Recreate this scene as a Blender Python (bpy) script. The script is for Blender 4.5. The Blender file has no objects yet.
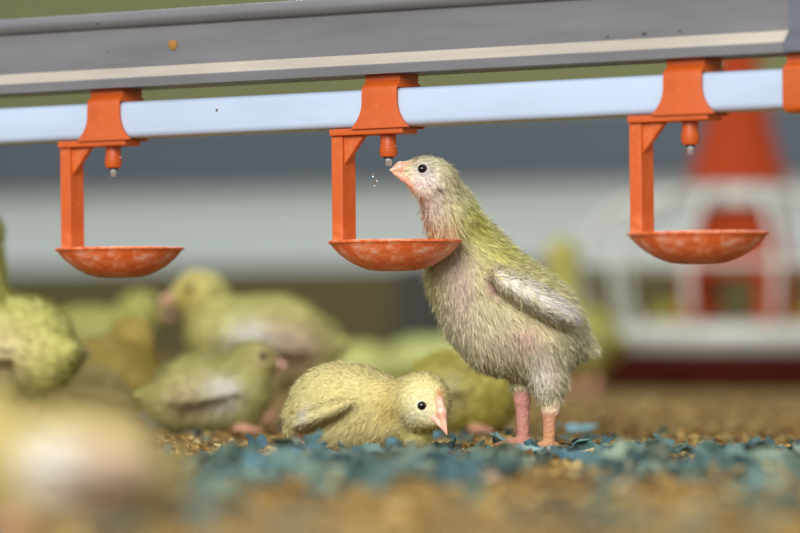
import bpy, math, random
import numpy as np
from mathutils import Matrix, Vector

RNG = np.random.default_rng(7)
random.seed(7)
sc = bpy.context.scene
COL = sc.collection

# ------------------------------------------------------------------ camera, world, light, exposure
F = 800 * 200 / 36.0            # focal length in pixels
DF = 2.56                       # distance to the drinking chick
HY = 328.0                      # image row of the horizon
HC = (450 - HY) / F * DF        # lens height above the litter
cam = bpy.data.cameras.new('camera'); cam.lens = 200; cam.sensor_width = 36
cam_o = bpy.data.objects.new('camera', cam); COL.objects.link(cam_o)
cam_o.location = (0, -DF, HC); cam_o.rotation_euler = (math.pi / 2, 0, 0)
cam.shift_y = (HY - 266.5) / 800.0
cam.clip_start = 0.05; cam.clip_end = 100
cam.dof.use_dof = True; cam.dof.focus_distance = DF + 0.0; cam.dof.aperture_fstop = 5.6
sc.camera = cam_o

w = bpy.data.worlds.new('world'); sc.world = w; w.use_nodes = True
bg = w.node_tree.nodes['Background']
bg.inputs[0].default_value = (0.93, 0.97, 1.0, 1); bg.inputs[1].default_value = 0.78

def area(name, loc, target, size, energy, color=(1, 1, 1)):
    l = bpy.data.lights.new(name, 'AREA'); l.shape = 'RECTANGLE'
    l.size, l.size_y = size; l.energy = energy; l.color = color
    o = bpy.data.objects.new(name, l); COL.objects.link(o); o.location = loc
    o.rotation_euler = (Vector(target) - Vector(loc)).to_track_quat('-Z', 'Y').to_euler()
    return o
area('added_area_light', (-1.4, -6.2, 2.3), (0, 0, 0.1), (3.4, 2.2), 430, (1, 0.97, 0.93))  # large frontal fill, added to brighten the chicks from the camera side
area('added_area_light', (0.5, 5.2, 2.6), (0.3, 5.0, 0), (3.0, 1.6), 135, (1, 0.97, 0.92))  # second added area light, set strong enough to lighten the background

vs = sc.view_settings
sc.display_settings.display_device = 'sRGB'
vs.view_transform = 'Standard'; vs.look = 'None'; vs.gamma = 1.0; vs.use_curve_mapping = False
vs.exposure = 0.28

# ------------------------------------------------------------------ helpers
def lin(c):
    c = np.asarray(c, float) / 255.0
    return np.where(c <= 0.04045, c / 12.92, ((c + 0.055) / 1.055) ** 2.4)
def srgb(l): l = np.clip(l, 0, 1); return tuple(255 * np.where(l <= 0.0031308, l * 12.92, 1.055 * l ** (1 / 2.4) - 0.055))
def rgba(c): return tuple(float(v) for v in lin(c)) + (1.0,)

def W(px, py, d):
    """point at distance d in front of the lens"""
    return Vector(((px - 400) / F * d, d - DF, HC + (HY - py) / F * d))
def ground_d(py): return HC * F / (py - HY)

class NT:
    def __init__(s, name):
        s.m = bpy.data.materials.new(name); s.m.use_nodes = True
        s.t = s.m.node_tree; s.n = s.t.nodes; s.b = s.n['Principled BSDF']
    def add(s, t, **kw):
        n = s.n.new(t)
        for k, v in kw.items():
            if k.startswith('i_'): n.inputs[k[2:].replace('_', ' ')].default_value = v
            else: setattr(n, k, v)
        return n
    def link(s, a, b): s.t.links.new(a, b)
    def noise(s, scale, detail=4, rough=0.55, stretch=None, coord='Object'):
        tc = s.add('ShaderNodeTexCoord'); src = tc.outputs[coord]
        if stretch:
            mp = s.add('ShaderNodeMapping'); mp.inputs['Scale'].default_value = stretch
            s.link(src, mp.inputs['Vector']); src = mp.outputs[0]
        n = s.add('ShaderNodeTexNoise'); n.inputs['Scale'].default_value = scale
        n.inputs['Detail'].default_value = detail; n.inputs['Roughness'].default_value = rough
        s.link(src, n.inputs['Vector']); return n.outputs['Fac']
    def ramp(s, fac, stops):
        r = s.add('ShaderNodeValToRGB'); e = r.color_ramp.elements
        while len(e) < len(stops): e.new(0.5)
        for el, (p, c) in zip(e, stops): el.position = p; el.color = c
        s.link(fac, r.inputs[0]); return r.outputs[0]
    def bump(s, fac, strength, dist):
        b = s.add('ShaderNodeBump'); b.inputs['Strength'].default_value = strength
        b.inputs['Distance'].default_value = dist; s.link(fac, b.inputs['Height'])
        s.link(b.outputs[0], s.b.inputs['Normal'])

def plain(name, c, rough=0.6, metal=0.0, spec=0.5):
    t = NT(name); t.b.inputs['Base Color'].default_value = rgba(c)
    t.b.inputs['Roughness'].default_value = rough; t.b.inputs['Metallic'].default_value = metal
    t.b.inputs['Specular IOR Level'].default_value = spec
    f = t.noise(60); r = t.ramp(f, [(0.3, rgba(np.array(c) * 0.93)), (0.7, rgba(np.minimum(255, np.array(c) * 1.04)))])
    t.link(r, t.b.inputs['Base Color'])
    return t.m

def mesh_obj(name, V, Fs, mat, parent=None, smooth=True, colors=None, normals=None, loc=None):
    me = bpy.data.meshes.new(name)
    me.from_pydata([tuple(map(float, v)) for v in V], [], Fs)
    me.materials.append(mat)
    if smooth: me.shade_smooth()
    if colors is not None:
        a = me.color_attributes.new('Col', 'FLOAT_COLOR', 'POINT')
        c4 = np.ones((len(V), 4), np.float32); c4[:, :3] = colors
        a.data.foreach_set('color', c4.ravel())
    if normals is not None:
        me.normals_split_custom_set_from_vertices(np.asarray(normals, np.float32))
    me.update()
    o = bpy.data.objects.new(name, me); COL.objects.link(o)
    if parent is not None: o.parent = parent
    if loc is not None: o.location = loc
    return o

def tag(o, label, cat, group=None, kind=None):
    o['label'] = label; o['category'] = cat
    if group: o['group'] = group
    if kind: o['kind'] = kind
    return o
def empty(name, loc, label, cat, group=None):
    o = bpy.data.objects.new(name, None); COL.objects.link(o); o.location = loc
    o.empty_display_size = 0.02
    return tag(o, label, cat, group)

class MB:
    """collects closed solids into one mesh"""
    def __init__(s): s.V = []; s.F = []
    def add(s, V, Fs):
        n = len(s.V); s.V += [tuple(v) for v in V]; s.F += [tuple(i + n for i in f) for f in Fs]
    def loft(s, rings, caps=True):
        n = len(rings[0]); V = [p for r in rings for p in r]; Fs = []
        for k in range(len(rings) - 1):
            for i in range(n):
                j = (i + 1) % n
                Fs.append((k * n + i, k * n + j, (k + 1) * n + j, (k + 1) * n + i))
        if caps:
            Fs.append(tuple(range(n))[::-1]); Fs.append(tuple((len(rings) - 1) * n + i for i in range(n)))
        s.add(V, Fs)
    def box(s, x0, x1, y0, y1, z0, z1):
        s.loft([[(x0, y0, z), (x1, y0, z), (x1, y1, z), (x0, y1, z)] for z in (z0, z1)])
    def lathe(s, prof, n=48, c=(0, 0)):
        s.loft([[(c[0] + r * math.cos(2 * math.pi * i / n), c[1] + r * math.sin(2 * math.pi * i / n), z)
                 for i in range(n)] for r, z in prof])
    def tube(s, pts, r, n=8):
        rings = []
        for i, p in enumerate(pts):
            a = Vector(pts[max(0, i - 1)]); b = Vector(pts[min(len(pts) - 1, i + 1)])
            t = (b - a).normalized(); u = t.orthogonal().normalized() if i == 0 else (u - t * u.dot(t)).normalized()
            v = t.cross(u); rr = r[i] if hasattr(r, '__len__') else r
            rings.append([tuple(Vector(p) + rr * (math.cos(2 * math.pi * k / n) * u + math.sin(2 * math.pi * k / n) * v)) for k in range(n)])
        s.loft(rings)
    def build(s, name, mat, parent=None, smooth=False, bevel=0.0, loc=None, auto=None):
        import bmesh
        o = mesh_obj(name, s.V, s.F, mat, parent, smooth=smooth, loc=loc)
        bm = bmesh.new(); bm.from_mesh(o.data); bmesh.ops.recalc_face_normals(bm, faces=bm.faces)
        if bevel:
            ed = [e for e in bm.edges if len(e.link_faces) == 2 and e.calc_face_angle() > 0.6]
            bmesh.ops.bevel(bm, geom=ed, offset=bevel, segments=2, profile=0.6, affect='EDGES', clamp_overlap=True)
        bm.to_mesh(o.data); bm.free()
        if auto is not None:
            o.data.shade_smooth(); o.data.set_sharp_from_angle(angle=math.radians(auto))
        return o

def wob(P, seed, freq, n=6):
    """smooth pseudo noise in [-1,1], vectorised over points"""
    r = np.random.default_rng(seed); out = np.zeros(len(P))
    for i in range(n):
        k = r.normal(size=3); k /= np.linalg.norm(k); k *= freq * r.uniform(0.6, 1.7)
        out += np.sin(P @ k + r.uniform(0, 6.28))
    return out / n * 1.6

# ------------------------------------------------------------------ materials
def mat_down(name='down', trans=0.25):
    t = NT(name); a = t.add('ShaderNodeAttribute', attribute_name='Col')
    t.link(a.outputs['Color'], t.b.inputs['Base Color'])
    t.b.inputs['Roughness'].default_value = 0.85; t.b.inputs['Specular IOR Level'].default_value = 0.15
    tr = t.add('ShaderNodeBsdfTranslucent'); t.link(a.outputs['Color'], tr.inputs[0])
    mx = t.add('ShaderNodeMixShader'); mx.inputs[0].default_value = trans
    t.link(t.b.outputs[0], mx.inputs[1]); t.link(tr.outputs[0], mx.inputs[2])
    t.link(mx.outputs[0], t.n['Material Output'].inputs[0]); return t.m
M_DOWN = mat_down()
def mat_skin():
    t = NT('chick_skin'); a = t.add('ShaderNodeAttribute', attribute_name='Col')
    t.link(a.outputs['Color'], t.b.inputs['Base Color'])
    t.b.inputs['Roughness'].default_value = 0.6; t.b.inputs['Specular IOR Level'].default_value = 0.3
    v = t.add('ShaderNodeTexVoronoi'); v.inputs['Scale'].default_value = 420
    tc = t.add('ShaderNodeTexCoord'); t.link(tc.outputs['Object'], v.inputs['Vector'])
    t.bump(v.outputs['Distance'], 0.7, 0.001)
    return t.m
M_SKIN = mat_skin()
def mat_beak():
    t = NT('beak_horn'); f = t.noise(300, 3)
    t.link(t.ramp(f, [(0.3, rgba((214, 156, 130))), (0.55, rgba((226, 178, 152))), (0.75, rgba((234, 206, 192)))]), t.b.inputs['Base Color'])
    t.b.inputs['Roughness'].default_value = 0.35; t.b.inputs['Subsurface Weight'].default_value = 0.15
    t.b.inputs['Subsurface Radius'].default_value = (0.002, 0.001, 0.0008)
    return t.m
M_BEAK = mat_beak()
M_EYE = plain('eye_black', (14, 12, 12), 0.08)

def mat_orange(name='orange_plastic', k=0.0):
    t = NT(name)
    f1 = t.noise(130, 8, 0.75); f2 = t.noise(38, 3); 
    mul = t.add('ShaderNodeMath', operation='MULTIPLY'); t.link(f1, mul.inputs[0]); t.link(f2, mul.inputs[1])
    base = (191, 86, 27)
    t.link(t.ramp(mul.outputs[0], [(0.0, rgba((179, 74, 21))), (0.36 - k, rgba(base)), (0.47 - k, rgba((204, 108, 57))), (0.56 - k, rgba((236, 182, 150)))]), t.b.inputs['Base Color'])
    t.b.inputs['Roughness'].default_value = 0.42
    t.bump(f1, 0.08, 0.0006); return t.m
M_ORANGE = mat_orange(); M_ARM = mat_orange('scuffed_orange_plastic', 0.13)
def mat_cup():
    t = NT('worn_orange_plastic')
    f1 = t.noise(330, 8, 0.8, (1, 1, 1.8)); f2 = t.noise(100, 3)
    mul = t.add('ShaderNodeMath', operation='MULTIPLY'); t.link(f1, mul.inputs[0]); t.link(f2, mul.inputs[1])
    t.link(t.ramp(mul.outputs[0], [(0.0, rgba((211, 84, 34))), (0.225, rgba((220, 98, 45))), (0.29, rgba((234, 127, 80))), (0.385, rgba((236, 188, 170)))]), t.b.inputs['Base Color'])
    t.b.inputs['Roughness'].default_value = 0.45
    t.bump(f1, 0.12, 0.0006); return t.m
M_CUP = mat_cup()
def mat_alu(name, c0, c1, metal=0.55):
    t = NT(name); f = t.noise(55, 6, 0.6, (0.12, 1, 1))
    t.link(t.ramp(f, [(0.3, rgba(c0)), (0.7, rgba(c1))]), t.b.inputs['Base Color'])
    t.b.inputs['Metallic'].default_value = metal; t.b.inputs['Roughness'].default_value = 0.42
    t.bump(t.noise(240, 4, 0.6, (0.08, 1, 1)), 0.12, 0.0004); return t.m
M_ALU = mat_alu('aluminium', (102, 102, 105), (121, 120, 124), 0.25)
M_ALU_DUST = mat_alu('dusty_aluminium', (160, 151, 142), (196, 184, 170), 0.05)
M_STEEL = mat_alu('grey_bracket', (92, 97, 108), (116, 121, 132), 0.4)
def mat_pipe():
    t = NT('white_pipe'); f = t.noise(30, 5, 0.6, (0.3, 1, 1))
    t.link(t.ramp(f, [(0.25, rgba((165, 178, 199))), (0.6, rgba((176, 192, 215)))]), t.b.inputs['Base Color'])
    t.b.inputs['Roughness'].default_value = 0.3; return t.m
M_PIPE = mat_pipe()
M_CHROME = plain('nipple_steel', (215, 215, 218), 0.16, 0.75)
M_SEAL = plain('black_rubber', (28, 26, 26), 0.5)
M_DIRT = plain('dried_dirt', (150, 108, 50), 0.9)

# ------------------------------------------------------------------ setting: floor, wall
def mat_floor():
    t = NT('litter_floor'); f = t.noise(28, 8, 0.7); 
    c = t.ramp(f, [(0.25, rgba((80, 64, 32))), (0.45, rgba((114, 93, 50))), (0.6, rgba((131, 110, 64))), (0.8, rgba((149, 132, 89)))])
    t.link(c, t.b.inputs['Base Color']); t.b.inputs['Roughness'].default_value = 0.95
    t.b.inputs['Specular IOR Level'].default_value = 0.1
    t.bump(t.noise(160, 8, 0.7), 0.8, 0.004); return t.m
def axis(lo, f0, f1, hi, step):
    a = list(np.arange(f0, f1, step)); s = step
    x = f0
    left = []
    while x > lo: s *= 1.5; x -= s; left.append(max(x, lo))
    s = step; x = a[-1]; right = []
    while x < hi: s *= 1.5; x += s; right.append(min(x, hi))
    return np.array(left[::-1] + a + right)
def floor_z(x, y):
    P = np.stack([x, y, np.zeros_like(x)], 1)
    return 0.0022 * wob(P, 3, 45) + 0.0018 * wob(P, 4, 120) + 0.0010 * wob(P, 5, 330) - 0.002
gx = axis(-6, -0.42, 0.62, 6, 0.006); gy = axis(-2.7, -1.25, 0.75, 11, 0.006)
XX, YY = np.meshgrid(gx, gy); xf, yf = XX.ravel(), YY.ravel()
zf = floor_z(xf, yf)
nx, ny = len(gx), len(gy)
idx = np.arange(nx * ny).reshape(ny, nx)
quads = np.stack([idx[:-1, :-1], idx[:-1, 1:], idx[1:, 1:], idx[1:, :-1]], -1).reshape(-1, 4)
fl = mesh_obj('floor', np.stack([xf, yf, zf], 1), [tuple(map(int, q)) for q in quads], mat_floor())
fl['kind'] = 'structure'; fl['label'] = 'brown crumbly litter covering the shed floor'

YAW = math.radians(-35)
def wall_piece(name, z0, z1, off, thick, c, rough=0.8):
    """a long course of the back wall, parallel to the drinking line"""
    m = MB(); m.box(-9, 9, off, off + thick, z0, z1)
    o = m.build(name, plain(name + '_paint', c, rough)); o.rotation_euler.z = YAW
    o.location = (0, 5.6, 0); o['kind'] = 'structure'; return o
wall_piece('baseboard_back', -0.02, 0.185, -0.06, 0.1, (79, 72, 36))
wall_piece('wall_back', 0.185, 0.335, 0, 0.1, (191, 201, 200))
wall_piece('trim_1', 0.335, 0.46, -0.03, 0.13, (76, 87, 99))
wall_piece('wall_back_upper', 0.46, 2.4, 0, 0.1, (109, 112, 73))

# ------------------------------------------------------------------ drinking line
SL = 0.0107
P0 = Vector(((388 - 400) / F * DF, 0, 0.1968))
ROT = Matrix.Rotation(YAW, 4, 'Z') @ Matrix.Rotation(-math.atan(SL), 4, 'Y')
def on_line(o, u=0.0):
    o.matrix_world = Matrix.Translation(P0 + (ROT @ Vector((u, 0, 0)))) @ ROT
MM = 0.001
# pipe: square tube with round corners
def rsq(h, r, n=6):
    pts = []
    for cx, cy, a0 in ((h - r, h - r, 0), (-h + r, h - r, 90), (-h + r, -h + r, 180), (h - r, -h + r, 270)):
        for k in range(n + 1):
            a = math.radians(a0 + 90 * k / n); pts.append((cx + r * math.cos(a), cy + r * math.sin(a)))
    return pts
m = MB(); sec = rsq(10.9 * MM, 3.8 * MM)
m.loft([[(u, y, z) for y, z in sec] for u in np.linspace(-1.6, 0.9, 6)])
pipe = m.build('water_pipe', M_PIPE, auto=40); on_line(pipe)
tag(pipe, 'white plastic water pipe running under the grey metal rail', 'pipe')
# rail
prof = [(17, 19), (17, 23.6), (16.2, 24.6), (10.4, 31), (10.2, 54.2), (11, 55)]
prof += [(11 + 4.6 * math.cos(a), 59.8 + 4.8 * math.sin(a)) for a in np.linspace(-1.35, 1.57, 9)]
full = prof + [(-v, z) for v, z in prof[::-1]]
m = MB(); m.loft([[(u, -v * MM, z * MM) for v, z in full] for u in np.linspace(-1.6, 0.9, 6)])
rail = m.build('support_rail', M_ALU, auto=25); on_line(rail)
rail.data.materials.append(M_ALU_DUST)
for p in rail.data.polygons:
    zs = [rail.data.vertices[i].co.z for i in p.vertices]
    if len(zs) == 4 and min(zs) > 0.0245 and max(zs) < 0.0312: p.material_index = 1
tag(rail, 'grey aluminium support rail above the white water pipe', 'rail')
def line_u(px):
    t = (px - 400) / F; return (DF * t - P0.x) / (math.cos(YAW) - math.sin(YAW) * t)
def lump(c, r, seed, n=2):
    import bmesh
    bm = bmesh.new(); bmesh.ops.create_icosphere(bm, subdivisions=n, radius=1)
    V = np.array([v.co for v in bm.verts]); Fs = [tuple(v.index for v in f.verts) for f in bm.faces]; bm.free()
    V = V * (1 + 0.28 * wob(V, seed, 3.0))[:, None] * np.asarray(r) + np.asarray(c); return V, Fs
V, Fs = lump((line_u(184), -10.4 * MM, 43.5 * MM), (3.4 * MM, 1.3 * MM, 3.2 * MM), 5, 3)
d1 = mesh_obj('dirt_spot', V, Fs, M_DIRT, rail); d1['label'] = 'brown dried dirt stuck on the rail'
for px, v, z, s in ((115, 15.5, 58, 0.7), (119, 10.3, 41, 0.7), (618, 10.3, 33, 1.0), (655, 10.4, 33.5, 1.3), (690, 10.3, 33.8, 0.9)):
    V, Fs = lump((line_u(px), -v * MM, z * MM), (1.3 * s * MM, 0.5 * MM, 0.6 * s * MM), int(px))
    mesh_obj('dirt_spot', V, Fs, plain('dark_dirt', (70, 58, 45), 0.9), rail)
V, Fs = lump((line_u(228), -10.8 * MM, 3 * MM), (0.9 * MM, 0.4 * MM, 0.9 * MM), 9)
mesh_obj('dirt_spot', V, Fs, plain('dark_dirt', (90, 70, 50), 0.9), pipe)

# rail joint and pipe coupler at the right-hand end
uj = line_u(786) + 0.009
j = empty('rail_joint', (0, 0, 0), 'grey metal joint sleeve on the rail above the orange pipe coupler', 'rail joint'); on_line(j, uj)
m = MB()
for sg in (-1, 1):
    side_ = [(v + 0.15, z) for v, z in prof] + [(v + 1.5, z) for v, z in prof[::-1]]
    m.loft([[(u, -sg * v * MM, z * MM) for v, z in side_] for u in (0.0, 0.07)])
m.build('sleeve', M_STEEL, j)
m = MB(); m.tube([(0.012, -12 * MM, 52 * MM), (0.012, -15.5 * MM, 52 * MM)], 3 * MM, 6)
m.build('bolt', M_CHROME, j, bevel=0.0004)
m = MB()
sec = rsq(13.4 * MM, 4 * MM); ins = rsq(11.0 * MM, 3.8 * MM); n = len(sec)
def ring_(u, h): return [(u, y * h, z * h) for y, z in sec]
def hole_(u): return [(u, y, z) for y, z in ins]
m.loft([hole_(0.0), ring_(0.0, 0.93), ring_(0.0014, 1), ring_(0.055, 1), hole_(0.055), hole_(0.0)], caps=False)
m.box(0.001, 0.05, -9 * MM, 9 * MM, 13.2 * MM, 18.8 * MM)
cp = m.build('pipe_coupler', M_ORANGE, auto=35); on_line(cp, line_u(783.5) + 0.0065)
tag(cp, 'plain orange coupler on the white pipe with no cup below it', 'pipe coupler')

# nipple drinkers
def drinker(u, label):
    root = empty('nipple_drinker', (0, 0, 0), label, 'nipple drinker', 'orange nipple drinkers hanging from the pipe')
    on_line(root, u)
    cu = 2.8
    def hw(z): return 12.2 if z > 4 else 12.2 + 7.4 * ((4 - z) / 15.2) ** 2.2
    m = MB()
    zs = list(np.linspace(-12, 11.3, 15))
    def vf(z): return 13.2 - (0 if z < 7 else (z - 7) ** 2 * 0.03)
    for sgn in (-1, 1):      # front and back cheeks of the saddle
        rings = []
        for z in zs:
            a, b = cu - hw(z), cu + (hw(z) if sgn < 0 else 12.2 + 0.25 * (hw(z) - 12.2))
            i, o_ = sgn * 11.1, sgn * vf(z)
            rings.append([(a * MM, i * MM, z * MM), (b * MM, i * MM, z * MM), (b * MM, o_ * MM, z * MM), (a * MM, o_ * MM, z * MM)])
        m.loft(rings)
    rings = []               # crown of the saddle and the hook into the rail
    for z, v in ((11.15, 12.7), (13.0, 11.6), (14.2, 9.6), (15.0, 8.8), (15.2, 9.4), (18.9, 9.4)):
        rings.append([((cu - 12.2) * MM, -v * MM, z * MM), ((cu + 12.2) * MM, -v * MM, z * MM), ((cu + 12.2) * MM, v * MM, z * MM), ((cu - 12.2) * MM, v * MM, z * MM)])
    m.loft(rings)
    m.build('saddle_clip', M_ORANGE, root, bevel=0.0005, auto=35)
    m = MB(); m.box(-34 * MM, 17.5 * MM, -11.2 * MM, 4.5 * MM, -15.2 * MM, -11.3 * MM)
    m.build('base_plate', M_ORANGE, root, bevel=0.0008)
    m = MB(); m.box(-34.5 * MM, -26.8 * MM, -8.4 * MM, 5 * MM, -79.5 * MM, -15.0 * MM)
    zz = [-15.1, -32]
    m.loft([[(-27 * MM, y * MM, -15.1 * MM), (-12.5 * MM, y * MM, -15.1 * MM), (-26.9 * MM, y * MM, -32 * MM)] for y in (-6.5, -2.5)])
    m.build('arm', M_ARM, root, bevel=0.0006)
    m = MB()
    m.lathe([(4.6 * MM, -15.0 * MM), (4.6 * MM, -21.4 * MM), (5.1 * MM, -21.8 * MM), (5.1 * MM, -26.4 * MM), (4.4 * MM, -27.8 * MM), (2.6 * MM, -28.2 * MM)], 28)
    nb = m.build('nipple_housing', M_ORANGE, root, auto=40)
    m = MB(); m.lathe([(1.8 * MM, -28.0 * MM), (1.8 * MM, -29.2 * MM), (1.8 * MM, -32.6 * MM), (1.3 * MM, -33.2 * MM)], 20)
    m.build('nipple_pin', M_CHROME, root, auto=40)
    m = MB(); m.lathe([(1.2 * MM, -28.1 * MM), (2.7 * MM, -28.15 * MM), (2.7 * MM, -29.1 * MM), (1.2 * MM, -29.2 * MM)], 20)
    m.build('seal', M_SEAL, root, auto=40)
    top = -76.2
    pr = [(10, -17.5), (15, -16.9), (19.6, -15.4), (24.5, -13.1), (29, -10.2), (33, -6.9), (35.8, -4.0), (37.2, -2.0), (38.7, -1.4), (38.9, -0.3), (38.2, 0),
          (36.8, -0.2), (34.6, -3), (30, -7.2), (25, -10.6), (19, -13.2), (10, -14.8), (0.5, -15)]
    pr = [(0.5, -17.6)] + pr
    m = MB(); m.lathe([(r * MM, (z + top) * MM) for r, z in pr], 72, (4.2 * MM, 0))
    m.build('drip_cup', M_CUP, root, auto=50)
    return root
drinker(line_u(113), 'orange nipple drinker with an empty cup, farthest along the pipe from the orange coupler')
drinker(0.0, 'orange nipple drinker the standing chick is drinking from')
drinker(line_u(690), 'orange nipple drinker hanging in front of the round feeder, beside the orange coupler')

# ------------------------------------------------------------------ feeder
fc = W(737, 388, 5.25); fc.z = 0
fd = empty('pan_feeder', fc, 'round white grilled pan feeder with orange cone and dark red base', 'feeder')
M_FW = plain('feeder_white', (197, 200, 193), 0.45); M_FR = plain('feeder_red', (62, 17, 9), 0.85, 0.0, 0.1); M_FO = plain('feeder_orange', (163, 59, 21), 0.7, 0.0, 0.15)
m = MB(); m.lathe([(0.02, 0.0), (0.174, 0.0), (0.181, 0.004), (0.183, 0.042), (0.172, 0.044), (0.15, 0.01), (0.02, 0.008)], 48)
m.build('pan_base', M_FR, fd, auto=40)
m = MB(); m.lathe([(0.150, 0.032), (0.176, 0.044), (0.185, 0.060), (0.182, 0.074), (0.172, 0.076), (0.166, 0.060), (0.148, 0.034)], 48)
m.build('pan_rim', M_FW, fd, auto=40)
for k in range(12):
    a = 2 * math.pi * (k + 0.3) / 12; ca, sa = math.cos(a), math.sin(a)
    pts = [(r * ca, r * sa, z) for r, z in ((0.052, 0.228), (0.10, 0.226), (0.145, 0.212), (0.180, 0.180), (0.196, 0.140), (0.192, 0.10), (0.178, 0.072))]
    m = MB(); m.tube(pts, 0.0046, 8); m.build('grill_rib', M_FW, fd, smooth=True)
m = MB(); m.tube([(0.197 * math.cos(a), 0.197 * math.sin(a), 0.145) for a in np.linspace(0, 2 * math.pi, 49)], 0.004, 8)
m.build('grill_ring', M_FW, fd, smooth=True)
m = MB(); m.lathe([(0.02, 0.236), (0.066, 0.222), (0.070, 0.216), (0.066, 0.236), (0.02, 0.246)], 40); m.build('grill_collar', M_FW, fd, auto=40)
m = MB(); m.lathe([(0.03, 0.238), (0.058, 0.240), (0.060, 0.246), (0.051, 0.268), (0.035, 0.33), (0.026, 0.37), (0.022, 0.41), (0.021, 0.62), (0.005, 0.62)], 40)
m.build('drop_tube', M_FO, fd, auto=40)
m = MB(); m.lathe([(0.03, 0.215), (0.048, 0.21), (0.060, 0.175), (0.068, 0.135), (0.05, 0.13), (0.03, 0.2)], 40)
m.build('feed_cone', M_FO, fd, auto=40)
for k in range(4):
    a = 2 * math.pi * k / 4 + 0.5; ca, sa = math.cos(a), math.sin(a)
    m = MB(); m.tube([(0.062 * ca, 0.062 * sa, 0.14), (0.066 * ca, 0.066 * sa, 0.03), (0.06 * ca, 0.06 * sa, 0.006)], 0.014, 10); m.build('cone_leg', M_FO, fd, smooth=True)

# dark block at the foot of the back wall
p = W(424, 300, 6.6); p.z = 0
m = MB(); m.loft([[(-0.045 * s, -0.04 * s, z), (0.045 * s, -0.04 * s, z), (0.045 * s, 0.04 * s, z), (-0.045 * s, 0.04 * s, z)] for z, s in ((0, 1.05), (0.09, 1.0), (0.16, 0.9), (0.168, 0.8))])
o = m.build('dark_block', plain('dark_block_paint', (48, 44, 38), 0.7), loc=p, bevel=0.004)
tag(o, 'small dark blurred block standing near the back wall, behind the drinking chick', 'block')

# ------------------------------------------------------------------ chicks: implicit surface + down
def sd(prim, P):
    if prim[0] == 'c':
        _, a, b, ra, rb = prim[:5]; a = np.array(a, float); b = np.array(b, float); ab = b - a
        t = np.clip(((P - a) @ ab) / max(1e-9, ab @ ab), 0, 1)
        return np.linalg.norm(P - a - t[..., None] * ab, axis=-1) - (ra + (rb - ra) * t)
    _, c, r, ang = prim[:4]
    q = P - np.array(c, float)
    ca, sa = math.cos(math.radians(ang)), math.sin(math.radians(ang))   # rotation in the x-z plane
    q = np.stack([q[..., 0] * ca + q[..., 2] * sa, q[..., 1], -q[..., 0] * sa + q[..., 2] * ca], -1)
    r = np.array(r, float); k0 = np.linalg.norm(q / r, axis=-1); k1 = np.linalg.norm(q / (r * r), axis=-1)
    return k0 * (k0 - 1.0) / np.maximum(k1, 1e-9)
def smin(a, b, k):
    h = np.maximum(k - np.abs(a - b), 0) / k
    return np.minimum(a, b) - h * h * k * 0.25
def union(prims, P):
    d = None
    for pr in prims:
        k = pr[-1] if isinstance(pr[-1], dict) else {}
        s = sd(pr, P); d = s if d is None else smin(d, s, k.get('k', 14.0))
    return d
def surface(prims, voxel, pad=8):
    lo = np.full(3, 1e9); hi = -lo
    for pr in prims:
        if pr[0] == 'c':
            for p, r in ((pr[1], pr[3]), (pr[2], pr[4])):
                lo = np.minimum(lo, np.array(p) - r); hi = np.maximum(hi, np.array(p) + r)
        else:
            R = max(pr[2]); lo = np.minimum(lo, np.array(pr[1]) - R); hi = np.maximum(hi, np.array(pr[1]) + R)
    lo -= pad; hi += pad
    n = np.ceil((hi - lo) / voxel).astype(int) + 1
    ax = [lo[i] + voxel * np.arange(n[i]) for i in range(3)]
    G = np.stack(np.meshgrid(*ax, indexing='ij'), -1)
    f = union(prims, G)
    ins = f < 0
    acc = np.zeros(tuple(n - 1) + (3,)); cnt = np.zeros(tuple(n - 1))
    cs = [(i, j, k) for i in (0, 1) for j in (0, 1) for k in (0, 1)]
    def cut(c): return tuple(slice(c[i], n[i] - 1 + c[i]) for i in range(3))
    for a in cs:
        for axx in range(3):
            if a[axx]: continue
            b = list(a); b[axx] = 1
            fa, fb = f[cut(a)], f[cut(b)]; ch = (fa < 0) != (fb < 0)
            t = np.where(ch, fa / np.where(ch, fa - fb, 1), 0)
            p = np.zeros(acc.shape); p += np.array(a); p[..., axx] += t
            acc += np.where(ch[..., None], p, 0); cnt += ch
    act = cnt > 0
    vid = -np.ones(act.shape, int); vid[act] = np.arange(act.sum())
    base = np.stack(np.nonzero(act), -1)
    V = lo + voxel * (base + acc[act] / cnt[act][:, None])
    Q = []
    for axx in range(3):
        o1, o2 = (axx + 1) % 3, (axx + 2) % 3
        s0 = [slice(None)] * 3; s1 = [slice(None)] * 3
        s0[axx] = slice(0, n[axx] - 1); s1[axx] = slice(1, n[axx])
        A = ins[tuple(s0)]; B = ins[tuple(s1)]
        for flip, mask in ((False, A & ~B), (True, ~A & B)):
            I = np.stack(np.nonzero(mask), -1)
            I = I[(I[:, o1] > 0) & (I[:, o2] > 0) & (I[:, o1] < n[o1] - 1) & (I[:, o2] < n[o2] - 1)]
            def at(d1, d2):
                J = I.copy(); J[:, o1] -= d1; J[:, o2] -= d2; return vid[J[:, 0], J[:, 1], J[:, 2]]
            q = np.stack([at(1, 1), at(0, 1), at(0, 0), at(1, 0)], -1)
            Q.append(q[:, ::-1] if flip else q)
    return V, np.concatenate(Q)
def grad(prims, P, e=0.6):
    g = np.stack([union(prims, P + e * np.eye(3)[i]) - union(prims, P - e * np.eye(3)[i]) for i in range(3)], -1)
    return g / np.maximum(np.linalg.norm(g, axis=-1, keepdims=True), 1e-9)
def paint(P, base, spots):
    c = np.tile(lin(base), (len(P), 1))
    for (p, r, col, s) in spots:
        q = (P - np.array(p, float)) / np.array(r if hasattr(r, '__len__') else (r, r, r), float)
        wgt = s * np.exp(-(q ** 2).sum(1) * 1.2)
        c = c * (1 - wgt[:, None]) + lin(col) * wgt[:, None]
    return c
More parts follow.
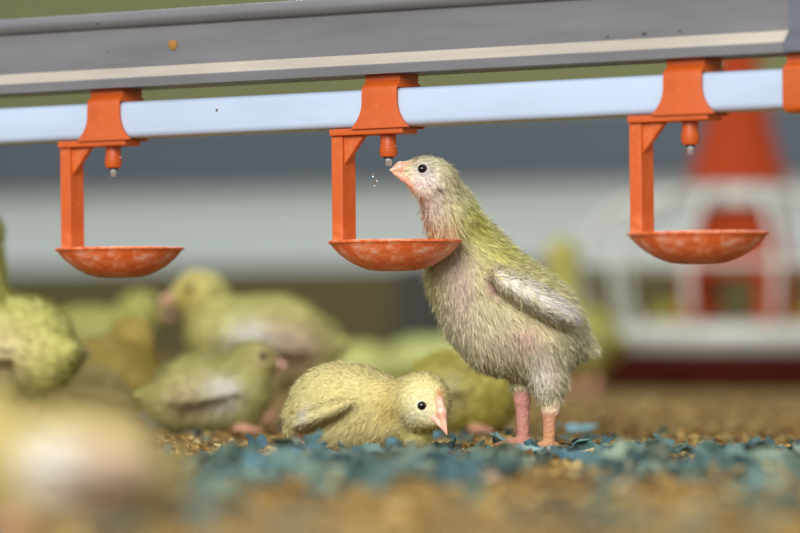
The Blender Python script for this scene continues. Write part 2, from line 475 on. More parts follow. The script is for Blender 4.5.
def flow_dir(P, flow):
    num = np.zeros_like(P)
    for p, d in flow:
        wgt = 1.0 / (((P - np.array(p, float)) ** 2).sum(1) + 60.0) ** 1.5
        dd = np.array(d, float); num += wgt[:, None] * dd / np.linalg.norm(dd)
    return num / np.maximum(np.linalg.norm(num, axis=1, keepdims=True), 1e-9)
def sample(V, Q, n, rng):
    T = np.concatenate([Q[:, [0, 1, 2]], Q[:, [0, 2, 3]]])
    A = np.linalg.norm(np.cross(V[T[:, 1]] - V[T[:, 0]], V[T[:, 2]] - V[T[:, 0]]), axis=1)
    t = rng.choice(len(T), n, p=A / A.sum()); a, b = rng.random(n), rng.random(n)
    s = a + b > 1; a[s], b[s] = 1 - a[s], 1 - b[s]
    return V[T[t, 0]] + a[:, None] * (V[T[t, 1]] - V[T[t, 0]]) + b[:, None] * (V[T[t, 2]] - V[T[t, 0]])
def blades(P, N, D, L, Wd, rng, bend=0.35):
    """tapered curved blades rooted at P, leaving along D, sagging towards the surface"""
    n = len(P)
    side = np.cross(D, N + 0.9 * rng.normal(size=(n, 3))); side /= np.maximum(np.linalg.norm(side, axis=1, keepdims=True), 1e-9)
    side *= np.where((np.cross(side, D) * N).sum(1, keepdims=True) < 0, -1.0, 1.0)
    L = L[:, None]; Wd = Wd[:, None]
    tang = D - (D * N).sum(1, keepdims=True) * N
    mid = P + D * L * 0.55; D2 = D * (1 - bend) + tang * bend
    tip = mid + D2 * L * 0.45
    V = np.stack([P - side * Wd / 2, P + side * Wd / 2, mid + side * Wd * 0.36, mid - side * Wd * 0.36, tip], 1).reshape(-1, 3)
    b = 5 * np.arange(n)
    Fs = [f for i in b.tolist() for f in ((i, i + 1, i + 2, i + 3), (i + 3, i + 2, i + 4))]
    return V, Fs

def chick(loc, label, spec, k=0.576e-3, rotz=0.0, hairs=6000, voxel=3.0, hair_w=0.9, seed=1, group='yellow chicks on the litter'):
    """spec is in small units (k metres each): x forward-back, y depth, z up, origin on the ground"""
    rng = np.random.default_rng(seed)
    root = empty('chick', loc, label, 'chick', group); root.rotation_euler.z = rotz
    fur, skin = spec['fur'], spec['skin']
    allp = fur + skin
    V, Q = surface(allp, voxel)
    df, ds = union(fur, V), (union(skin, V) if skin else np.full(len(V), 1e9))
    col = paint(V, spec['base'], spec['spots'])
    legc = paint(V, spec.get('leg', (226, 160, 132)), spec.get('leg_spots', []))
    wk = np.clip((df - ds) / 5 + 0.5, 0, 1)[:, None]
    col = col * 0.93 * (1 - wk) + legc * wk
    mesh_obj('body', V * k, [tuple(q) for q in Q.tolist()], M_SKIN, root, colors=col)
    # down
    P = sample(V, Q, hairs, rng); N = grad(allp, P)
    keep = union(fur, P) < (union(skin, P) if skin else 1e9) - 1.5
    P, N = P[keep], N[keep]
    Dm = flow_dir(P, spec['flow'])
    cl = np.stack([wob(P, seed * 10 + i, 0.5) for i in range(3)], 1) * 0.22 + np.stack([wob(P, seed * 10 + 5 + i, 1.3) for i in range(3)], 1) * 0.22
    Dm = Dm - (Dm * N).sum(1, keepdims=True) * N
    lift = spec.get('lift', 0.5)
    D = N * lift + Dm + spec.get('clump', 0.4) * cl + 0.22 * rng.normal(size=P.shape)
    D = D / np.linalg.norm(D, axis=1, keepdims=True)
    dn = (D * N).sum(1, keepdims=True); D = D + N * np.maximum(0.18 - dn, 0); D /= np.linalg.norm(D, axis=1, keepdims=True)
    L = np.full(len(P), float(spec.get('len', 9)))
    for p, r, v in spec.get('len_spots', []):
        wgt = np.exp(-((P - np.array(p, float)) ** 2).sum(1) / r ** 2 * 1.2); L = L * (1 - wgt) + v * wgt
    fly = rng.random(len(P)) < 0.10
    L *= rng.uniform(0.6, 1.25, len(P)) * np.where(fly, 1.35, 1.0)
    D[fly] += N[fly] * 0.45; D /= np.linalg.norm(D, axis=1, keepdims=True)
    for pp, rr in [(e[0], e[1]) for e in spec['eyes']]:
        L[((P - np.array(pp)) ** 2).sum(1) < (rr * 1.35) ** 2] = 0.01
    c = paint(P, spec['base'], spec['spots']) * rng.uniform(spec.get('cvar', 0.86), 1.14, (len(P), 1))
    HV, HF = blades(P, N, D, L, hair_w * rng.uniform(0.6, 1.2, len(P)) * np.clip(L / 6, 0.45, 1), rng)
    tipc = spec.get('tip')
    C5 = np.repeat(c[:, None, :], 5, 1)
    if tipc is not None: C5[:, 4] = C5[:, 4] * 0.45 + lin(tipc) * 0.55
    hn = N[:, None, :] * 0.9 + D[:, None, :] * 0.15 + spec.get('rough', 0.34) * rng.normal(size=(len(P), 1, 3)); hn = np.repeat(hn, 5, 1).reshape(-1, 3)
    hn /= np.linalg.norm(hn, axis=1, keepdims=True)
    mesh_obj('down', HV * k, HF, M_DOWN, root, colors=np.clip(C5.reshape(-1, 3), 0, 1), normals=hn)
    # wings: rows of small feathers
    for wg in spec.get('wings', []):
        wp = wg['prim']; WV, WQ = surface([wp], max(2.0, voxel * 0.8)); n = wg.get('n', 500)
        P = sample(WV, WQ, n * 3, rng); N = grad([wp], P)
        ok = (N[:, 1] * wg['side'] > 0.05); P, N = P[ok], N[ok]
        d = np.array(wg['dir'], float); d /= np.linalg.norm(d)
        D = d + N * 0.16 + 0.13 * rng.normal(size=P.shape); 
        D -= N * np.minimum((D * N).sum(1, keepdims=True) - 0.1, 0)
        D /= np.linalg.norm(D, axis=1, keepdims=True)
        L = wg.get('len', 13) * rng.uniform(0.6, 1.2, len(P)); Wd = wg.get('w', 1.8) * rng.uniform(0.6, 1.3, len(P))
        HV, HF = blades(P + N * 0.4, N, D, L, Wd, rng, 0.6)
        c = paint(P, wg['col'], wg.get('spots', [])) * rng.uniform(0.84, 1.1, (len(P), 1))
        hn = np.repeat((N + 0.22 * rng.normal(size=N.shape))[:, None], 5, 1).reshape(-1, 3); hn /= np.linalg.norm(hn, axis=1, keepdims=True)
        ww = mesh_obj('wing', HV * k, HF, M_DOWN, root, colors=np.clip(np.repeat(c, 5, 0), 0, 1), normals=hn)
        ww['label'] = wg.get('label', 'pale wing feathers')
    # eyes
    for p, r in spec['eyes']:
        m = MB(); m.lathe([(r * math.sin(a), -r * math.cos(a)) for a in np.linspace(0.02, math.pi - 0.02, 14)], 20)
        o = m.build('eye', M_EYE, root, smooth=True); o.scale = (k, k, k); o.location = Vector(p) * k
        o['label'] = 'black eye'
    V, Q = surface(spec['beak'], spec.get('beak_voxel', 1.0), 3)
    o = mesh_obj('beak', V * k, [tuple(q) for q in Q.tolist()], M_BEAK, root); o['label'] = 'pinkish orange beak'
    return root

def pxp(x0, y0, b0=0.0):
    return lambda x, y, b=0.0: (x - x0, b - b0, y0 - y)

# --- the standing chick that drinks
q = pxp(540, 450, 66)
sp = {}
sp['fur'] = [
    ('e', q(429, 176, 14), (23, 18.5, 18.5), -8),
    ('c', q(424, 176, 12), q(408, 171, 7), 14.5, 7.5, {'k': 8}),
    ('c', q(434, 186, 15), q(414, 182, 9), 12.5, 4.0, {'k': 8}),
    ('c', q(436, 184, 16), q(450, 212, 32), 17, 20),
    ('c', q(450, 212, 32), q(466, 246, 58), 20, 29, {'k': 20}),
    ('c', q(470, 264, 66), q(470, 276, 66), 36, 38, {'k': 24}),
    ('e', q(504, 304, 68), (80, 49, 50), -43, {'k': 20}),
    ('c', q(540, 323, 68), q(549, 334, 68), 42, 39, {'k': 20}),
    ('c', q(486, 318, 68), q(500, 330, 68), 38, 42, {'k': 20}),
    ('c', q(570, 340, 68), q(597, 350, 68), 20, 3, {'k': 12}),
    ('c', q(542, 343, 44), q(550, 382, 42), 30, 15, {'k': 14}),
    ('c', q(550, 380, 42), q(552, 409, 42), 15.5, 8.2, {'k': 8}),
    ('c', q(528, 346, 92), q(525, 384, 90), 25, 10, {'k': 12}),
    ('e', q(534, 297, 12), (48, 33, 13), -30, {'k': 4}),
    ('e', q(535, 297, 122), (46, 31, 13), -31, {'k': 4}),
]
def leg(x, y0, b, yb, dx=0, fwd=-1, s=1.0, q=q):
    L = [('c', q(x, y0, b), q(x - 0.5, y0 + 10, b), 8.6 * s, 8.2 * s, {'k': 5}),
         ('c', q(x - 0.5, y0 + 8, b), q(x + dx, yb - 4, b - 1), 7.4 * s, 6.0 * s, {'k': 4})]
    for ax, ab in ((22, -12), (28, 2), (22, 15), (-13, 3)):
        L.append(('c', q(x + dx, yb - 4, b), q(x + dx + fwd * ax * 0.5, yb - 4.5, b + ab * 0.5), 4.6 * s, 3.8 * s, {'k': 4}))
        L.append(('c', q(x + dx + fwd * ax * 0.5, yb - 4.5, b + ab * 0.5), q(x + dx + fwd * ax, yb - 1.8, b + ab), 3.8 * s, 2.2 * s, {'k': 3}))
    return L
sp['skin'] = leg(552, 403, 42, 452, -2, s=0.95) + leg(525, 392, 90, 449, 1)
sp['base'] = (249, 238, 196)
sp['spots'] = [
    (q(476, 218, 20), (24, 60, 34), (248, 244, 118), 0.9),      # nape, yellow
    (q(505, 250, 40), (34, 60, 20), (247, 244, 136), 0.8),
    (q(430, 272, 50), (9, 60, 36), (248, 244, 150), 0.6),        # yellow edge of the breast
    (q(480, 292, 20), (20, 24, 30), (250, 245, 170), 0.55),
    (q(560, 270, 50), (30, 60, 18), (249, 246, 165), 0.7),
    (q(460, 195, 20), (13, 40, 22), (248, 244, 199), 0.8),
    (q(430, 160, 14), (26, 40, 8), (246, 241, 214), 0.8),
    (q(424, 182, 5), (20, 40, 14), (245, 237, 234), 0.9),         # bare face
    (q(432, 205, 20), (17, 50, 22), (245, 237, 233), 0.9),        # throat
    (q(450, 262, 30), (22, 60, 26), (245, 237, 229), 0.8),
    (q(440, 252, 60), (12, 60, 30), (240, 237, 189), 0.45),
    (q(470, 320, 60), (40, 70, 26), (243, 237, 218), 0.6),        # belly
    (q(475, 300, 30), (26, 30, 34), (244, 240, 207), 0.5),
    (q(493, 284, 26), (9, 24, 13), (214, 162, 162), 0.95),      # pink hollow before the wing
    (q(526, 339, 20), (16, 24, 13), (226, 184, 174), 0.85),      # pink flank under the wing
    (q(462, 288, 28), (15, 24, 34), (246, 218, 210), 0.75),      # pinkish breast
    (q(500, 345, 24), (26, 24, 16), (240, 222, 202), 0.6),
    (q(546, 372, 16), (18, 24, 26), (246, 226, 222), 0.75),      # pinkish thigh
    (q(540, 378, 20), (16, 26, 26), (246, 241, 235), 0.7),
    (q(582, 345, 60), (24, 70, 46), (246, 244, 211), 0.7),
    (q(423.5, 169.5, -3), (10.5, 10, 9.5), (150, 144, 150), 0.95),     # grey ring of the eye
    (q(438, 189, -2), (3.6, 10, 3.6), (120, 95, 88), 0.9),        # ear opening
    (q(417, 184, -2), (9, 12, 2.2), (224, 189, 183), 0.8),        # gape
]
sp['leg'] = (186, 136, 102)
sp['leg_spots'] = [(q(526, 405, 88), (16, 20, 26), (184, 128, 122), 0.9), (q(526, 440, 88), (16, 20, 30), (180, 122, 112), 0.8), (q(550, 402, 42), (14, 20, 12), (204, 164, 154), 0.9), (q(549, 446, 40), (20, 30, 12), (190, 138, 96), 0.8)]
sp['flow'] = [(q(405, 172), (1, 0, 0.15)), (q(430, 160), (1, 0, -0.2)), (q(455, 185), (0.6, 0, -1)), (q(425, 195), (0.6, 0, -1)), (q(440, 225), (0.25, 0, -1)),
              (q(480, 225), (0.9, 0, -0.8)), (q(520, 262), (1, 0, -0.7)), (q(432, 280), (0.15, 0, -1)), (q(450, 320), (0.35, 0, -1)), (q(490, 360), (0.6, 0, -1)), (q(500, 300), (0.7, 0, -1)),
              (q(545, 345), (0.4, 0, -1)), (q(550, 390), (0.0, 0, -1)), (q(585, 330), (0.7, 0, -0.9)), (q(575, 370), (0.3, 0, -1))]
sp['lift'] = 0.36; sp['len'] = 9.5; sp['rough'] = 0.45; sp['clump'] = 0.9; sp['cvar'] = 0.8
sp['len_spots'] = [(q(424, 174, 5), 24, 2.0), (q(414, 182, 5), 14, 1.2), (q(432, 200, 15), 16, 3.6), (q(436, 160, 14), 16, 3.2), (q(480, 230, 40), 30, 12), (q(532, 292, 18), 32, 6), (q(551, 396, 42), 14, 6)]
sp['tip'] = (253, 250, 226)
sp['eyes'] = [(q(422.5, 169, -2.2), 4.9), (q(422.5, 169, 29.0), 4.9)]
sp['beak'] = [('c', q(411, 167.5, 8), q(400, 167.2, 4), 7.2, 5.2, {'k': 3}), ('c', q(400, 167.2, 4), q(390.3, 170.4, 0), 5.2, 1.2, {'k': 3}),
              ('c', q(416, 186, 6), q(403, 176.8, 3.5), 4.2, 4.0, {'k': 0.8}), ('c', q(403, 176.8, 3.5), q(393.3, 173.0, 1), 4.0, 1.2, {'k': 2})]
sp['wings'] = [{'prim': ('e', q(534, 297, 11.5), (48.5, 33.5, 13.5), -30), 'side': -1, 'dir': (1, 0, -0.55), 'n': 1500, 'len': 11, 'w': 1.3, 'col': (253, 248, 244),
                'spots': [(q(510, 272, 16), 24, (232, 220, 176), 0.7), (q(545, 268, 20), (36, 30, 12), (232, 226, 180), 0.7), (q(505, 292, 15), 14, (226, 200, 190), 0.6)], 'label': 'short whitish wing with new feathers'},
               {'prim': ('e', q(535, 297, 122.5), (46.5, 31.5, 13.5), -31), 'side': 1, 'dir': (1, 0, -0.72), 'n': 300, 'len': 13, 'w': 2.0, 'col': (234, 222, 212)}]
r0 = W(540, 450, DF); r0.y += 66 * 0.576e-3; r0.z = 0.0
chick(r0, 'tall standing chick stretching its neck up to the drinker nipple', sp, hairs=110000, voxel=2.0, hair_w=0.62, seed=11)

# --- the sitting chick in front
q = pxp(345, 450, 0)
s2 = {}
s2['fur'] = [
    ('e', q(341, 411, 8), (48, 45, 46), 2),
    ('c', q(331, 414, 6), q(334, 418, 6), 38, 36, {'k': 20}),
    ('c', q(366, 408, 2), q(380, 420, -2), 34, 28, {'k': 20}),
    ('c', q(384, 404, -6), q(404, 402, -22), 24, 23, {'k': 10}),
    ('e', q(421, 401, -34), (27.5, 28, 28), -25, {'k': 6}),
    ('c', q(424, 412, -42), q(434, 415, -47), 16, 11, {'k': 10}),
    ('c', q(408, 424, -22), q(416, 434, -24), 19, 14, {'k': 10}),
    ('e', q(324, 412, -33), (33, 26, 9), 22, {'k': 9}),
    ('e', q(330, 412, 48), (33, 26, 10), 22, {'k': 4}),
    ('c', q(298, 422, 6), q(292, 432, 6), 14, 7, {'k': 12}),
]
s2['skin'] = []
s2['skin'].append(('c', q(297, 444, -16), q(306, 447, -20), 6, 4.5, {'k': 4}))
s2['base'] = (238, 228, 170)
s2['spots'] = [
    (q(392, 408, -30), (20, 24, 22), (236, 210, 122), 0.8),
    (q(425, 432, -34), (24, 20, 9), (232, 232, 140), 0.6),
    (q(345, 415, -40), (34, 20, 26), (238, 226, 164), 0.6),
    (q(308, 415, -40), (6, 24, 12), (232, 224, 220), 0.8),
    (q(372, 430, -38), (16, 20, 12), (240, 222, 160), 0.7),
    (q(424, 408, -60), (20, 22, 20), (234, 230, 194), 0.8),
    (q(412, 416, -54), (8, 14, 8), (228, 226, 196), 0.7),
    (q(440, 394, -56), (4.5, 12, 6), (222, 158, 100), 0.9),
    (q(300, 436, -20), (14, 20, 9), (226, 170, 150), 0.7),
]
s2['leg'] = (226, 168, 146)
s2['flow'] = [(q(440, 385), (-0.6, 0, 0.5)), (q(425, 375), (-1, 0, 0.1)), (q(405, 378), (-1, 0, -0.4)), (q(418, 425), (-0.5, 0, -0.8)), (q(390, 400), (-1, 0, -0.5)), (q(350, 370), (-1, 0, 0)), (q(300, 385), (-0.6, 0, -1)),
              (q(290, 420), (-0.1, 0, -1)), (q(340, 420), (-0.7, 0, -1)), (q(380, 430), (-0.5, 0, -1))]
s2['lift'] = 0.36; s2['len'] = 5.8; s2['cvar'] = 0.86; s2['clump'] = 0.6; s2['rough'] = 0.25
s2['len_spots'] = [(q(422, 400, -50), 30, 3.0), (q(432, 412, -55), 16, 1.8)]
s2['tip'] = (242, 236, 192)
s2['eyes'] = [(q(421.5, 404.5, -60.0), 4.8), (q(443.5, 400, -22), 4.8)]
s2['beak'] = [('c', q(438.5, 399, -57), q(441, 412, -63), 4.2, 4.6, {'k': 3}), ('c', q(441, 412, -63), q(446, 433, -67), 4.6, 1.0, {'k': 3}),
              ('c', q(431.5, 415, -57), q(438, 421, -62), 3.0, 3.0, {'k': 1.2}), ('c', q(438, 421, -62), q(444, 430, -65), 3.0, 1.0, {'k': 2})]
s2['wings'] = [{'prim': ('e', q(324, 412, -33), (33, 26, 9), 22), 'side': -1, 'dir': (-1, 0, -0.55), 'n': 900, 'len': 9, 'w': 0.9, 'col': (236, 226, 172), 'spots': [(q(307, 415, -42), (6, 30, 13), (240, 236, 232), 0.9)], 'label': 'small wing folded on the flank'},
               {'prim': ('e', q(330, 412, 48), (34, 27, 10.5), 22), 'side': 1, 'dir': (-1, 0, -0.55), 'n': 200, 'len': 12, 'w': 1.7, 'col': (240, 232, 180)}]
r1 = W(345, 450, DF); r1.z = 0.0
chick(r1, 'yellow chick crouching beside the standing chick with its beak pointed down', s2, hairs=80000, voxel=2.0, hair_w=0.55, seed=12)

# --- generic chicks further off (facing -x, origin between the feet)
def pose_stand(up=1.0, base=(222, 208, 130), pink=0.6, white=0.8, face=(232, 190, 110), sit=False, head=(0, 0), dim=0.68):
    base = srgb(lin(base) * np.array((dim, dim, dim * 0.92))); face = srgb(lin(face) * dim)
    h = 0 if not sit else -34
    q = lambda x, z, b=0.0: (x, b, z)
    hx, hz = -56 + head[0], (136 + h) + head[1]
    fur = [('e', q(8, 78 + h), (60, 43, 45), 12), ('c', q(-28, 80 + h), q(-26, 74 + h), 35, 34, {'k': 20}), ('c', q(42, 72 + h), q(48, 68 + h), 33, 30, {'k': 20}),
           ('c', q(-36, 92 + h), q(hx * 0.94, hz - 12), 26, 20, {'k': 18}), ('e', q(hx, hz), (25, 22, 21), 0, {'k': 12}), ('c', q(hx - 6, hz - 3), q(hx - 20, hz - 5), 15, 8, {'k': 8}),
           ('c', q(66, 72 + h), q(90, 78 + h), 18, 5, {'k': 12}),
           ('e', q(12, 77 + h, -39), (40, 22, 8), -10, {'k': 16}), ('e', q(12, 77 + h, 39), (40, 22, 8), -10, {'k': 16})]
    skin = []
    if not sit:
        for b in (-20, 20):
            fur.append(('c', q(8, 66, b), q(12, 40, b), 26, 12, {'k': 12}))
            skin += [('c', q(12, 42, b), q(8, 4, b), 7, 5.5, {'k': 4})]
            for ax, ab in ((-24, -12), (-30, 0), (-24, 12), (14, 0)):
                skin.append(('c', q(8, 4.5, b), q(8 + ax, 2.6, b + ab), 4.4, 2.4, {'k': 3}))
    else:
        for b in (-22, 22):
            for ax, ab in ((-14, -8), (-20, 2), (-14, 10)):
                skin.append(('c', q(-24, 6, b), q(-32 + ax, 3, b + ab), 5, 2.6, {'k': 3}))
    s = dict(fur=fur, skin=skin, base=base, leg=(214, 156, 132))
    s['spots'] = [(q(26, 70 + h, -44), (44, 36, 32), (230, 200, 186), pink), (q(26, 70 + h, 44), (44, 36, 32), (230, 200, 186), pink),
                  (q(-8, 79 + h, -46), (23, 24, 23), (252, 250, 247), white), (q(-8, 79 + h, 46), (23, 24, 23), (252, 250, 247), white),
                  (q(hx - 10, hz, 0), (16, 40, 18), face, 0.7)]
    s['flow'] = [(q(hx - 10, hz + 10), (1, 0, 0.3)), (q(hx + 20, hz), (1, 0, -0.5)), (q(-55, 80 + h), (0.2, 0, -1)), (q(0, 120 + h), (1, 0, -0.1)), (q(60, 90 + h), (1, 0, -0.6)), (q(10, 45 + h), (0.6, 0, -1))]
    s['len'] = 8; s['lift'] = 0.4; s['len_spots'] = [(q(hx - 4, hz), 26, 3.5)]
    s['eyes'] = [(q(hx - 9, hz + 3, -18.5), 5), (q(hx - 9, hz + 3, 18.5), 5)]
    s['beak'] = [('c', q(hx - 20, hz - 2), q(hx - 40, hz - 8), 7, 1.6, {'k': 3}), ('c', q(hx - 19, hz - 8), q(hx - 35, hz - 10), 5, 1.6, {'k': 2})]
    s['beak_voxel'] = 1.4
    s['wings'] = [{'prim': ('e', q(12, 77 + h, sd_ * 39.5), (41, 23, 8.5), -10), 'side': sd_, 'dir': (1, 0, -0.22), 'n': 160, 'len': 13, 'w': 2.2, 'col': base,
                   'spots': [(q(30, 76 + h, sd_ * 46), (30, 30, 30), (230, 202, 186), pink), (q(-8, 80 + h, sd_ * 46), (24, 30, 24), (253, 251, 249), white)]} for sd_ in (-1, 1)]
    return s
def at_ground(px, d):
    p = W(px, HY, d); p.z = 0.0; return p
U = 0.576e-3
PI = math.pi
far_kw = dict(hairs=7500, voxel=3.2, hair_w=1.5)
# directly behind the crouching chick
chick(at_ground(466, 2.98), 'deep yellow chick resting between the crouching chick and the standing chick', pose_stand(sit=True, base=(248, 234, 126), pink=0.0, white=0.35, face=(240, 214, 110), head=(14, -22)), k=U * 1.06, rotz=PI * 0.80, seed=21, **far_kw)
# two chicks behind and beside it
chick(at_ground(254, 3.35), 'chick with a pinkish beige flank and white wing patch, facing away from the crouching chick', pose_stand(base=(232, 226, 150), pink=0.95, white=0.95, face=(238, 200, 96), head=(2, -8), dim=0.82), k=U * 1.32, rotz=0.08, seed=22, **far_kw)
chick(at_ground(214, 3.00), 'low chick with a white wing patch, its orange beak turned towards the crouching chick', pose_stand(sit=True, base=(232, 226, 150), pink=0.45, white=0.95, face=(230, 196, 140), head=(10, -16)), k=U * 1.0, rotz=PI + 0.12, seed=23, **far_kw)
chick(at_ground(112, 3.25), 'golden chick with an orange tinged flank beside the low white-winged chick', pose_stand(sit=True, base=(240, 214, 122), pink=0.0, white=0.0, face=(222, 178, 70), head=(6, -12)), k=U * 1.22, rotz=-PI * 0.62, seed=24, **far_kw)
chick(at_ground(78, 3.08), 'tan yellow chick lying low in front of the golden chick', pose_stand(sit=True, base=(238, 218, 150), pink=0.1, white=0.0, face=(216, 176, 90), head=(16, -30)), k=U * 0.86, rotz=0.5, seed=25, **far_kw)
chick(at_ground(100, 3.95), 'greenish yellow chick standing behind the golden chick', pose_stand(base=(214, 214, 128), pink=0.1, white=0.1, face=(210, 202, 110), head=(6, -14)), k=U * 1.25, rotz=PI * 1.05, seed=26, **far_kw)
chick(at_ground(9, 2.96), 'upright chick at the edge of the picture with its neck stretched up', pose_stand(base=(234, 230, 140), pink=0.55, white=0.0, face=(222, 200, 100), head=(8, 50)), k=U * 1.28, rotz=-0.8, seed=27, **far_kw)
chick(at_ground(60, 1.56), 'large out of focus chick sitting closest to the camera with a pink flank', pose_stand(sit=True, base=(228, 210, 140), pink=0.85, white=0.95, face=(246, 220, 130), head=(-2, -18)), k=U * 0.86, rotz=0.1, seed=28, **far_kw)
# far flock
chick(at_ground(352, 4.4), 'far pale green-yellow chick between the two middle groups, in line with the crouching chick', pose_stand(sit=True, base=(190, 192, 126), pink=0.1, white=0.2, face=(200, 190, 110), dim=1.35), k=U * 1.05, rotz=0.4, seed=31, **far_kw)
chick(at_ground(430, 4.7), 'far pale chick behind the deep yellow resting chick', pose_stand(sit=True, base=(186, 190, 130), pink=0.1, white=0.2, face=(200, 190, 110), head=(8, -20), dim=1.3), k=U * 1.15, rotz=PI, seed=32, **far_kw)
chick(at_ground(577, 4.7), 'far yellow chick reaching up, its head showing above the back of the standing chick', pose_stand(base=(212, 208, 120), pink=0.0, white=0.1, face=(212, 204, 110), head=(18, 62), dim=0.8), k=U * 1.3, rotz=0.9, seed=33, **far_kw)
chick(at_ground(694, 6.05), 'far yellow chick seen through the feeder grill, below the orange cone', pose_stand(base=(212, 208, 84), pink=0.0, white=0.0, face=(212, 200, 80), head=(0, -6)), k=U * 1.15, rotz=0.3, seed=34, **far_kw)
chick(at_ground(800, 6.0), 'far yellow chick behind the feeder at the edge of the picture', pose_stand(base=(212, 208, 84), pink=0.0, white=0.0, face=(212, 200, 80), head=(0, 10)), k=U * 1.2, rotz=PI + 0.4, seed=35, **far_kw)

# water drops falling from the nipple
t = NT('water'); t.b.inputs['Transmission Weight'].default_value = 1.0; t.b.inputs['Roughness'].default_value = 0.02; t.b.inputs['IOR'].default_value = 1.33
for x, y, b, r in ((373, 175, -8, 1.3), (377, 180, -12, 1.0), (374.5, 184, -10, 1.4)):
    m = MB(); m.lathe([(r * MM * 0.6 * math.sin(a), r * MM * -0.9 * math.cos(a)) for a in np.linspace(0.03, PI - 0.03, 10)], 14)
    o = m.build('water_drop', t.m, smooth=True, loc=W(x, y, DF + b * U))
    tag(o, 'tiny water drop falling beside the beak of the drinking chick', 'water drop', 'water drops falling beside the beak')

# ------------------------------------------------------------------ litter: crumbs and paper
def mat_col(name, rough=0.9):
    t = NT(name); a = t.add('ShaderNodeAttribute', attribute_name='Col'); f = t.noise(180, 4)
    mx = t.add('ShaderNodeMixRGB', blend_type='MULTIPLY'); mx.inputs[0].default_value = 0.6
    t.link(a.outputs['Color'], mx.inputs[1]); t.link(t.ramp(f, [(0.3, (0.6, 0.6, 0.6, 1)), (0.7, (1.15, 1.15, 1.15, 1))]), mx.inputs[2])
    t.link(mx.outputs[0], t.b.inputs['Base Color'])
    t.b.inputs['Roughness'].default_value = rough; t.b.inputs['Specular IOR Level'].default_value = 0.2; return t.m
M_CRUMB = mat_col('feed_crumbs'); M_PAPER = mat_col('blue_paper', 0.8)

n = 42000
py = RNG.uniform(400, 545, n); px = np.where(RNG.random(n) < 0.7, RNG.uniform(-40, 860, n), RNG.uniform(-500, 1300, n))
d = HC * F / (py - HY); x = (px - 400) / F * d; y = d - DF; z = floor_z(x, y)
base = np.array([(1, 1, 1), (1, -1, -1), (-1, 1, -1), (-1, -1, 1), (0.2, 0.1, 1.2)], float)
tet = [(0, 1, 2), (0, 3, 1), (0, 2, 3), (1, 3, 2)]
Vs = np.zeros((n, 4, 3)); cols = np.zeros((n, 4, 3))
pal = np.array([lin(c) for c in ((169, 141, 83), (148, 115, 61), (122, 89, 45), (96, 68, 34), (185, 162, 109), (159, 126, 70))])
size = RNG.uniform(0.0006, 0.0020, n) * (1 + 0.8 * (RNG.random(n) > 0.88))
for i in range(4):
    v = base[i] + 0.7 * RNG.normal(size=(n, 3)); v[:, 2] *= 0.6
    Vs[:, i] = v * size[:, None] + np.stack([x, y, z + size * 0.35], 1)
cols[:] = pal[RNG.integers(0, len(pal), n)][:, None] * RNG.uniform(0.6, 1.45, (n, 1, 1))
Fs = [tuple(4 * i + j for j in f) for i in range(n) for f in tet]
o = mesh_obj('litter_crumbs', Vs.reshape(-1, 3), Fs, M_CRUMB, smooth=False, colors=cols.reshape(-1, 3))
tag(o, 'brown feed crumbs and wood shavings strewn over the floor', 'litter', kind='stuff')

PAL = [(95, 118, 111), (83, 111, 111), (110, 129, 114), (69, 91, 86), (97, 122, 118), (122, 138, 120), (85, 104, 91), (76, 106, 114), (112, 123, 107)]
def scrap(s, rng, col=None, g=5):
    """a torn crumpled scrap of paper, thin but solid"""
    a = np.linspace(-1, 1, g); A, B = np.meshgrid(a, a); P = np.stack([A.ravel(), B.ravel(), np.zeros(g * g)], 1)
    P[:, 0] *= rng.uniform(0.7, 1.3); P[:, 1] *= rng.uniform(0.45, 0.9)
    P[:, :2] += 0.18 * rng.normal(size=(g * g, 2))
    sd_ = int(rng.integers(1e6))
    P[:, 2] = 0.5 * wob(P, sd_, 2.0, 3) + 0.28 * wob(P, sd_ + 1, 4.5, 3) + rng.uniform(-0.1, 0.5) * P[:, 0] ** 2
    R = Matrix.Rotation(rng.uniform(0, 6.28), 3, 'Z') @ Matrix.Rotation(rng.normal() * 0.5, 3, 'X') @ Matrix.Rotation(rng.normal() * 0.35, 3, 'Y')
    P = P @ np.array(R).T
    P *= s; P[:, 2] *= 0.75; P[:, 2] -= np.percentile(P[:, 2], 12)
    top = P.copy(); bot = P.copy(); bot[:, 2] -= 0.0004
    V = np.concatenate([top, bot]); n_ = g * g; Fs = []
    for j in range(g - 1):
        for i in range(g - 1):
            k0 = j * g + i; Fs.append((k0, k0 + 1, k0 + g + 1, k0 + g)); Fs.append((n_ + k0 + g, n_ + k0 + g + 1, n_ + k0 + 1, n_ + k0))
    rim = [i for i in range(g)] + [j * g + g - 1 for j in range(1, g)] + [(g - 1) * g + i for i in range(g - 2, -1, -1)] + [j * g for j in range(g - 2, 0, -1)]
    for i in range(len(rim)): p, q_ = rim[i], rim[(i + 1) % len(rim)]; Fs.append((q_, p, n_ + p, n_ + q_))
    c = lin(col if col is not None else PAL[int(rng.integers(len(PAL)))]) * rng.uniform(0.75, 1.3)
    return V, Fs, np.tile(c, (len(V), 1))
def dens(px, py):
    """where the paper lies thick (rows of the floor seen from the lens)"""
    P = np.stack([px / 60.0, py / 16.0, np.zeros_like(px)], 1)
    v = 0.48 + 0.62 * wob(P, 77, 1.0)
    band = np.exp(-((py - 468) / 27.0) ** 2)
    v *= 0.12 + 1.0 * band
    v *= np.where((px < 285) & (py < 462), 0.15, 1.0)
    v *= np.where((px > 600) & (py < 447), 0.22, 1.0)
    v *= np.where((px > 285) & (px < 600) & (py < 452) & (py > 436), 1.4, 1.0)
    return np.clip(v, 0, 1)
rng = np.random.default_rng(99)
cand_x = rng.uniform(-30, 830, 3400); cand_y = rng.uniform(425, 540, 3400)
ok = rng.random(3400) < dens(cand_x, cand_y)
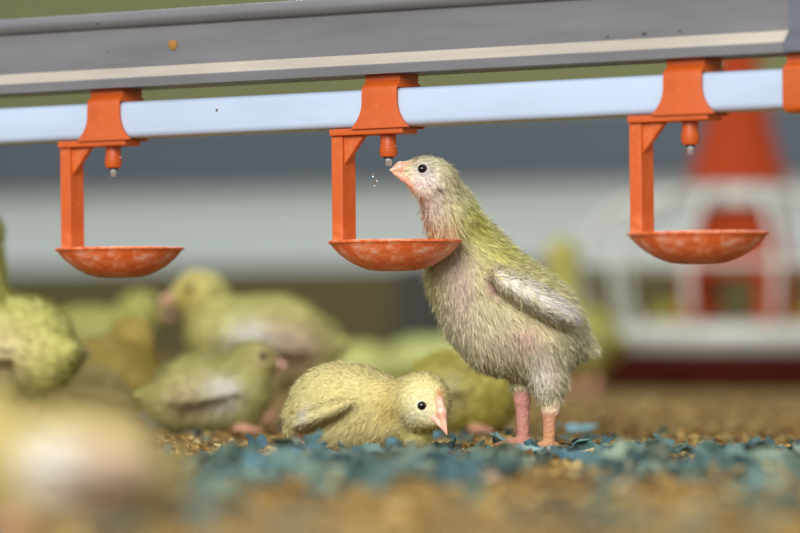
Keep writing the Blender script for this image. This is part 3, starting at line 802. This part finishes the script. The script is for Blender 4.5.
keepout = [(r0.x + 0.006, r0.y - 0.014, 0.010), (r0.x - 0.0086, r0.y + 0.0138, 0.010), (r1.x, r1.y, 0.043), (r1.x + 0.035, r1.y - 0.01, 0.028)]
AV, AF, AC = [], [], []; nv = 0; singles = []
for X_, Y_ in zip(cand_x[ok], cand_y[ok]):
    dd = ground_d(Y_); x_ = (X_ - 400) / F * dd; y_ = dd - DF
    if any((x_ - a) ** 2 + (y_ - b) ** 2 < r * r for a, b, r in keepout): continue
    s = rng.uniform(0.003, 0.0085) * (1.25 if Y_ > 458 else 1.0)
    V, Fs, C = scrap(s, rng)
    loc = (x_, y_, float(floor_z(np.array([x_]), np.array([y_]))[0]) + 0.0005 + (rng.uniform(0, 0.003) if 452 < Y_ < 490 else 0))
    if 444 < Y_ < 468 and len(singles) < 70 and s > 0.006:
        singles.append((V, Fs, C, loc)); continue
    AV.append(V + np.array(loc)); AF += [tuple(i + nv for i in f) for f in Fs]; AC.append(C); nv += len(V)
o = mesh_obj('shredded_paper', np.concatenate(AV), AF, M_PAPER, smooth=False, colors=np.concatenate(AC))
tag(o, 'shredded blue-green paper strewn thickly over the brown litter', 'paper litter', kind='stuff')
for V, Fs, C, loc in singles:
    o = mesh_obj('paper_scrap', V, Fs, M_PAPER, smooth=False, colors=C, loc=loc)
    tag(o, 'crumpled blue-green paper scrap lying on the litter near the chicks', 'paper scrap', 'torn blue paper scraps near the chicks')
special = [(582, 447, 0.0105, (92, 132, 132), 'dark-edged curled teal scrap beside the foot of the standing chick'),
           (538, 447, 0.0085, (62, 96, 104), 'dark blue scrap tucked between the feet of the standing chick'),
           (505, 443, 0.011, (128, 164, 160), 'large pale teal scrap behind the feet of the standing chick'),
           (495, 478, 0.008, (222, 198, 196), 'single pinkish white scrap among the blue paper'),
           (205, 461, 0.010, (78, 104, 98), 'dark scrap lying alone on bare litter beside the out of focus sitting chick'),
           (312, 459, 0.006, (70, 112, 130), 'dark blue scrap under the tail of the crouching chick'),
           (546, 452, 0.007, (132, 154, 148), 'pale grey-green scrap lying over the toes nearest the camera'),
           (531, 452, 0.0075, (122, 148, 150), 'blue-grey scrap just in front of the far foot'),
           (560, 453, 0.0075, (140, 160, 150), 'grey-green scrap leaning on the outside of the near foot'),
           (573, 430, 0.013, (120, 160, 168), 'blurred blue scrap lying behind the standing chick'),
           (150, 422, 0.014, (84, 122, 140), 'blurred blue scrap in front of the golden chick')]
for X_, Y_, s, c, lab in special:
    dd = ground_d(Y_ + 4); x_ = (X_ - 400) / F * dd; y_ = dd - DF
    V, Fs, C = scrap(s, rng, c, 6)
    o = mesh_obj('paper_scrap', V, Fs, M_PAPER, smooth=False, colors=C, loc=(x_, y_, float(floor_z(np.array([x_]), np.array([y_]))[0]) + 0.001))
    tag(o, lab, 'paper scrap')
